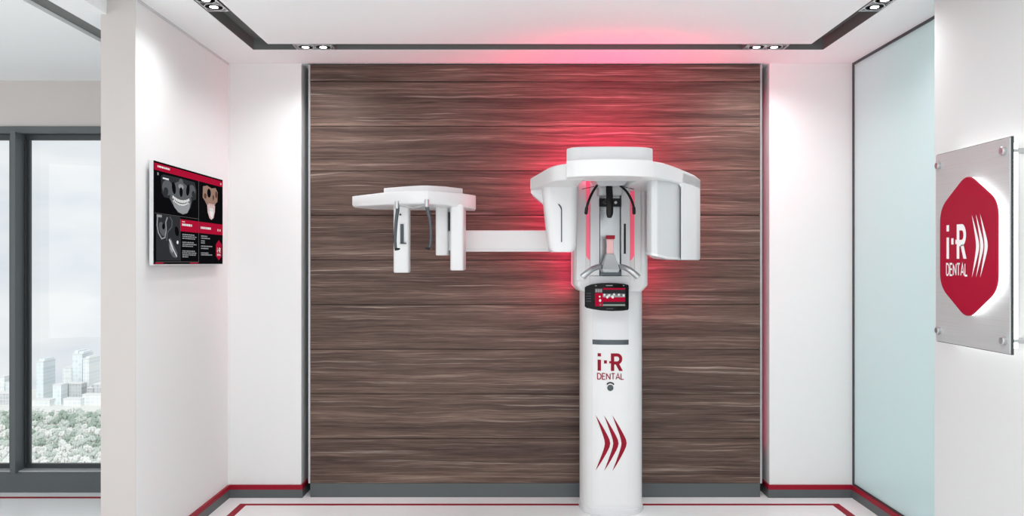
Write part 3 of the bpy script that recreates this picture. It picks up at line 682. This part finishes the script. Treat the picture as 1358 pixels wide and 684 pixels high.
# detector housing on the right
dpn = [(857.5, 4.40), (858, 4.22), (860, 4.16), (864, 4.13), (872, 4.125), (887, 4.20), (903.5, 4.345)]
dpl = [PD(*p) for p in dpn]
def zbot(px):
    return WZ(337 + (344.3 - 337) * min(1, max(0, (px - 857) / 34)), 4.2)
pts = dpl + [(WX(903.5, 4.34), 4.72), (WX(866, 4.7), 4.72)]
zb_ = [zbot(p[0]) for p in dpn] + [zbot(903), zbot(880)]
obj('detector_panel', prism(new(), pts, zb_, zS0 + .01), lgrey, xu, .006, 3)
i0 = [i for i, p in enumerate(right) if CX + p[0] * F / p[1] > 903.5][0]
shell = [(WX(903, 4.315), 4.315)] + right[i0:] + [(WX(926.5, 4.80), 4.84), (WX(903.5, 4.7), 4.80), (WX(903.5, 4.5), 4.5)]
bm = new(); n_ = len(shell)
loft(bm, [[(x * 1 - (.006 if k == 0 and x > WX(925, y) else 0), y, z_) for x, y in shell] for k, z_ in enumerate((WZ(344.6, 4.4), WZ(342.5, 4.4), zS0 - .0, zS1 - .022))])
obj('detector_shell', bm, white, xu, .007, 3)
bm = new(); fa = WX(903.5, 4.315); fr = .03
fp = [(fa + .004, zS0 + .006), (fa - fr, zS0 + .006), (fa - fr, zS0)] + [(fa - fr + fr * math.sin(a), zS0 - fr + fr * math.cos(a)) for a in [R(d_) for d_ in range(15, 90, 15)]] + [(fa, zS0 - fr), (fa + .004, zS0 - fr)]
loft(bm, [[(x, yy - (fa - x) * .55, z_) for x, z_ in fp] for yy in (4.312, 4.36)]); obj('shell_fillet', bm, white, xu, ang=60)
lip = [(x, y - .003) for x, y in dpl] + [(x, y + .02) for x, y in reversed(dpl)]
zl = [zbot(p[0]) for p in dpn]; zl = zl + zl[::-1]
obj('detector_lip', prism(new(), lip, [z_ - .001 for z_ in zl], [z_ + .012 for z_ in zl]), white, xu, .002)

# cephalometric arm and its head
da = 4.93
za0, za1 = WZ(333.5, da - .04), WZ(305.3, da - .04)
obj('side_arm', box(new(), WX(600, 4.9), XA + .05, da - .04, da + .05, za0, za1), white, xu, .006, 3)
obj('arm_groove', box(new(), WX(614, 4.9), XA, da - .0412, da - .038, za0 + .014, za0 + .017), lgrey, xu)
zh0, zh1 = CH + (348 - 270.5) * 4.42 / F, CH + (348 - 252.5) * 4.42 / F
pl = [(467.2, 4.80), (486, 4.68), (512, 4.53), (538, 4.46), (560, 4.425), (568, 4.425), (592, 4.50), (616, 4.62), (631, 4.74), (631, 4.90), (600, 5.0), (500, 5.0), (469, 4.90)]
plp = [PD(*p) for p in pl]
ctr = PD(552, 4.75)
zlo = [zh0 + (.012 if p[0] < 540 else -.008 if p[0] > 600 else 0) * (abs(p[0] - 552) / 85) for p in pl]
bm = new(); loft(bm, [[(ctr[0] + (x - ctr[0]) * .985, ctr[1] + (y - ctr[1]) * .97, zlo[i] - .0) for i, (x, y) in enumerate(plp)],
                      [(x, y, zlo[i] + .012) for i, (x, y) in enumerate(plp)], [(x, y, zh1) for x, y in plp]])
obj('crossbar', bm, white, xu, .006, 3)
pc = [(509, 4.66), (536, 4.56), (558, 4.50), (568, 4.50), (590, 4.56), (613.5, 4.68), (613.5, 4.92), (509, 4.92)]
ztc = CH + (348 - 245.8) * 4.5 / F
obj('crossbar_cap', prism(new(), [PD(*p) for p in pc], zh1 - .002, ztc), white2, xu, .005, 3)
for a, b_, yb, d0_, d1_ in ((521.5, 542, 361.5, 4.62, 4.72), (577.5, 594.5, 338.5, 4.70, 4.84), (597, 614.5, 358.5, 4.58, 4.86)):
    bm = new(); loft(bm, [rrect(WX(a, d0_) + s_, WX(b_, d0_) - s_, d0_ + s_, d1_ - s_, .016, z_, 4) for z_, s_ in ((WZ(yb, d0_), .004), (WZ(yb, d0_) + .005, 0), (zh0 + .01, 0))])
    obj('sensor_post', bm, white, xu, ang=50)
obj('post_hinge', box(new(), WX(594, 4.72), WX(598.5, 4.72), 4.72, 4.82, WZ(332, 4.72), zh0), lgrey, xu)
obj('hinge_slot', box(new(), WX(594.8, 4.7), WX(596.3, 4.7), 4.70, 4.725, WZ(306, 4.7), WZ(281, 4.7)), gap, xu)
bm = new(); box(bm, WX(531, 4.62), WX(535.5, 4.62), 4.612, 4.63, WZ(322, 4.62), WZ(297, 4.62)); box(bm, WX(531, 4.62), WX(539, 4.62), 4.60, 4.63, WZ(323.4, 4.62), WZ(322, 4.62)); obj('nasion_rest', bm, gun, xu, .001)
bm = new(); lathe(bm, [(.005, -.012), (.006, -.008), (.006, 0)], (WX(531, 4.62), 4.62, WZ(284.5, 4.62)), 'Y', 14); obj('lock_knob', bm, black, xu)
dE = 4.405
for P in ([(526.3, 268), (527, 274), (527.2, 279), (525.7, 290), (524.6, 304), (524, 318), (524.8, 330)], [(566, 266), (566, 272), (567.3, 279), (570, 290), (571.5, 304), (571.2, 318), (569.8, 329)]):
    PP = catmull([(WX(a, dE), dE, WZ(b_, dE)) for a, b_ in P], 4)
    bm = new(); tube(bm, PP, [.0115 - .0035 * i / len(PP) for i in range(len(PP))], 12, flat=.8); er = obj('ear_rod_arm', bm, gun, xu)
    bm = new(); ex, ez = PP[-1][0], PP[-1][2]; s_ = 1 if ex < WX(540, dE) else -1
    tube(bm, [(ex - s_ * .005, dE, ez - .001), (ex + s_ * .012, dE, ez - .001), (ex + s_ * .024, dE, ez + .001)], [.009, .007, .004], 12); o = obj('ear_plug', bm, black, None); o.parent = er
    bm = new(); a_ = PP[0]; tube(bm, [(a_[0], dE, a_[2] + .006), (a_[0], dE, a_[2] - .036)], .012, 12); o = obj('rod_mount', bm, silver, None); o.parent = er
bm = new(); tube(bm, [(WX(528, dE), dE + .004, WZ(272.5, dE)), (WX(548, dE), dE + .06, WZ(275, dE)), (WX(566, dE), dE + .004, WZ(271.5, dE))], .004, 8); obj('rod_link', bm, mgrey, xu)

# red light behind the unit
strip = mat('red_backlight', (1, .03, .14, 1), .5, emit=6)
for xs_ in (XA + .02, XB - .028): obj('backlight_strip', box(new(), xs_, xs_ + .008, 5.08, 5.086, zb0 + .05, zb1 - .05), strip, xu)
bm = new(); box(bm, XC - .2, XC + .17, 4.85, 4.856, zc0 + .02, zc1 - .02); obj('backlight_strip', bm, strip, xu)
light('red_glow_left', 'AREA', (XA + .01, 5.03, 1.66), (R(90), 0, R(50)), 13, RED, xu, shape='RECTANGLE', size=.05, size_y=.55)
light('red_glow_right', 'AREA', (XB - .01, 5.03, 1.66), (R(90), 0, R(-50)), 14, RED, xu, shape='RECTANGLE', size=.05, size_y=.55)
light('red_glow_top', 'AREA', (XC - .02, 4.90, zc1 - .06), (R(100), 0, 0), 11, RED, xu, shape='RECTANGLE', size=.42, size_y=.06)
light('red_glow_tube_side', 'AREA', (.30, 4.93, 2.0), (R(80), 0, R(20)), 4, RED, xu, shape='RECTANGLE', size=.2, size_y=.05)
light('red_glow_detector_side', 'AREA', (.98, 4.93, 2.0), (R(80), 0, R(-10)), 4, RED, xu, shape='RECTANGLE', size=.2, size_y=.05)
light('red_glow_up', 'AREA', (XC + .02, 4.62, zc1 + .02), (R(112), 0, 0), 11, RED, xu, shape='RECTANGLE', size=.40, size_y=.3)

# pieces that belong to one part of the machine go under that part
def under(par, names):
    p_ = [o for o in bpy.data.objects if o.parent is xu and o.name.split('.')[0] == par][0]
    for o in [o for o in bpy.data.objects if o.parent is xu and o.name.split('.')[0] in names]:
        o.parent = p_; o.matrix_parent_inverse = Matrix.Identity(4)
under('tube_head', ['grip_groove_shade']); under('side_arm', ['arm_groove']); under('chin_rest', ['bite_stem', 'bite_block'])
under('detector_shell', ['detector_panel', 'detector_lip', 'shell_fillet']); under('inner_panel', ['channel_lining', 'scale_slot', 'steel_channel'])
under('column', ['base_ring', 'front_cover', 'upper_cover', 'cover_slot', 'sensor_lens', 'sensor_hood', 'red_lettering', 'red_chevrons'])
under('crossbar', ['crossbar_cap', 'rod_link']); under('carriage', ['side_pillar'])

light('red_edge_beam', 'AREA', (x1 + .006, 5.27, 1.5), (R(90), 0, R(-90)), .22, RED, tp_, shape='RECTANGLE', size=.03, size_y=2.4)
# ------------------------------------------------------------------ the city far below the window
GZ = -118.0
def bld_mat(name, base, line, sx, sz):
    m = bpy.data.materials.new(name); m.use_nodes = True
    global t, L; t = m.node_tree; L = t.links.new; b = bsdf(m)
    co = N('ShaderNodeTexCoord'); mp = N('ShaderNodeMapping'); mp.inputs['Rotation'].default_value = (R(90), 0, 0); L(co.outputs['Object'], mp.inputs[0])
    br = N('ShaderNodeTexBrick', Scale=1.0); br.offset = 0; br.inputs['Brick Width'].default_value = sx; br.inputs['Row Height'].default_value = sz; br.inputs['Mortar Size'].default_value = .35
    br.inputs['Color1'].default_value = line; br.inputs['Color2'].default_value = base; br.inputs['Mortar'].default_value = base; br.inputs['Bias'].default_value = -.2
    L(mp.outputs[0], br.inputs[0]); L(br.outputs[0], b.inputs['Base Color']); b.inputs['Roughness'].default_value = .6; return m
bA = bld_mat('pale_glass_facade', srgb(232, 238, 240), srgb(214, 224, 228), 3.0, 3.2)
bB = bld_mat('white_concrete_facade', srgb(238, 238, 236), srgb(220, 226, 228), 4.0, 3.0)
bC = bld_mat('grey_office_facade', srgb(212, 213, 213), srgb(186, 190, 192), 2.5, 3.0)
roof_m = mat('pale_roof', srgb(226, 226, 226), .8)
struct('ground_outside', box(new(), -600, 100, 180, 740, GZ - 1, GZ), mat('pale_ground', srgb(225, 225, 220), .9))
def gd(y): return (CH - GZ) * F / (y - CY)
def building(x0, x1, yt, yb, m, label, extra=None, dep=18, cat='building'):
    d = gd(yb); X0, X1 = WX(x0, d), WX(x1, d); zt = WZ(yt, d)
    o = thing('tower_block' if (zt - GZ) > 25 else 'low_building', ((X0 + X1) / 2, d + dep / 2, GZ), label, cat)
    obj('facade', box(new(), X0, X1, d, d + dep, GZ, zt), m, o)
    obj('roof', box(new(), X0 - .3, X1 + .3, d - .3, d + dep + .3, zt, zt + .8), roof_m, o)
    for (a, b_, h) in (extra or []):
        obj('roof_block', box(new(), WX(a, d), WX(b_, d), d + 2, d + dep - 2, zt + .8, WZ(h, d)), m, o)
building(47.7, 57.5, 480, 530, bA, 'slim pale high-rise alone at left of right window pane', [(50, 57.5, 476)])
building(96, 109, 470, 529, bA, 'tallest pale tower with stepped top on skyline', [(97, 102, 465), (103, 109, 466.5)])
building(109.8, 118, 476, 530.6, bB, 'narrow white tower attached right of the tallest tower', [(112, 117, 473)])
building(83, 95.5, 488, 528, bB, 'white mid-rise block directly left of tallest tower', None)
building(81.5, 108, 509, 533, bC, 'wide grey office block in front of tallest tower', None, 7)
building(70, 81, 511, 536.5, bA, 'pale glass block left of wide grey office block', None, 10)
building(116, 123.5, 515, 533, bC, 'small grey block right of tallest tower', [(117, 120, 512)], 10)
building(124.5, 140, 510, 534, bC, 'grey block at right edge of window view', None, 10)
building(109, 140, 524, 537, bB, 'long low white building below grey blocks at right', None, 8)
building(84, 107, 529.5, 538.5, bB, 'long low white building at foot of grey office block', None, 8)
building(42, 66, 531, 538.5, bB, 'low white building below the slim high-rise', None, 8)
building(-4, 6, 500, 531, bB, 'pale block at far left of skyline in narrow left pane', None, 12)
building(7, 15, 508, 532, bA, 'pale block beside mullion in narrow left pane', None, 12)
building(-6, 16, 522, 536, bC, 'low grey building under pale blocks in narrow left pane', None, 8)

# trees of the park
def tree_mesh(seed):
    rg = random.Random(seed); bm = new()
    for k in range(34):
        a = rg.uniform(0, 6.28); r_ = 2.9 * math.sqrt(rg.random()); s_ = rg.uniform(.6, 1.25)
        b2 = bmesh.ops.create_icosphere(bm, subdivisions=2, radius=s_, matrix=Matrix.Translation((r_ * math.cos(a), r_ * math.sin(a), 4.6 + 2.6 * math.sqrt(max(0, 1 - (r_ / 3.1) ** 2)) - rg.random() ** 2 * 2.5)))
        for v in b2['verts']: v.co += Vector((rg.uniform(-1, 1), rg.uniform(-1, 1), rg.uniform(-1, 1))) * .16
    for f_ in bm.faces: f_.smooth = False
    n0 = len(bm.faces); lathe(bm, [(.45, 0), (.3, 2), (.22, 5)], (0, 0, 0), n=8, mi=1)
    me = bpy.data.meshes.new('park_tree'); bm.to_mesh(me); bm.free(); return me
leafs = [mat('hazed_sage_foliage', srgb(196, 204, 197), .9), mat('hazed_grey_green_foliage', srgb(160, 174, 162), .9), mat('hazed_white_foliage', srgb(226, 227, 224), .9)]  # distance haze is mixed into these leaf colours
bark = mat('pale_bark', srgb(150, 145, 138), .9)
TM = []
for i in range(6):
    me = tree_mesh(20 + i); me.materials.append(leafs[[0, 1, 2, 0, 2, 1][i]]); me.materials.append(bark); TM.append(me)
rg = random.Random(5); n_t = 0
KIND = [0, 1, 2, 0, 2, 1]
LBL = ['haze-paled sage tree in the park canopy below the window', 'haze-greyed green tree in the park canopy below the window', 'haze-whitened tree in the park canopy below the window']
rows = [540, 544, 549, 554, 560, 566, 572, 579, 586, 593, 600, 607, 614]
for j, yb in enumerate(rows):
    d = gd(yb + 14)
    for x0_, x1_ in ((-8, 18), (38, 142)):
        x = x0_ + rg.uniform(0, 4)
        while x < x1_:
            i = rg.choice([0, 1, 3, 5, 0, 2] if j not in (0, 5) else [2, 4, 2, 0]) if j < 9 else rg.choice([0, 2, 4, 2])
            dd_ = d + rg.uniform(-3, 3); o = bpy.data.objects.new('park_tree', TM[i]); C.objects.link(o)
            s_ = rg.uniform(.58, .78); o.location = (WX(x, dd_), dd_, GZ); o.scale = (s_, s_, s_ * rg.uniform(1.15, 1.5)); o.rotation_euler.z = rg.uniform(0, 6.28)
            tag(o, LBL[KIND[i]], 'tree', ['sage', 'grey-green', 'silvery'][KIND[i]] + ' trees of the park outside'); n_t += 1
            x += 5.6 * s_ * F / dd_ * rg.uniform(1.0, 1.12)
print('trees', n_t)
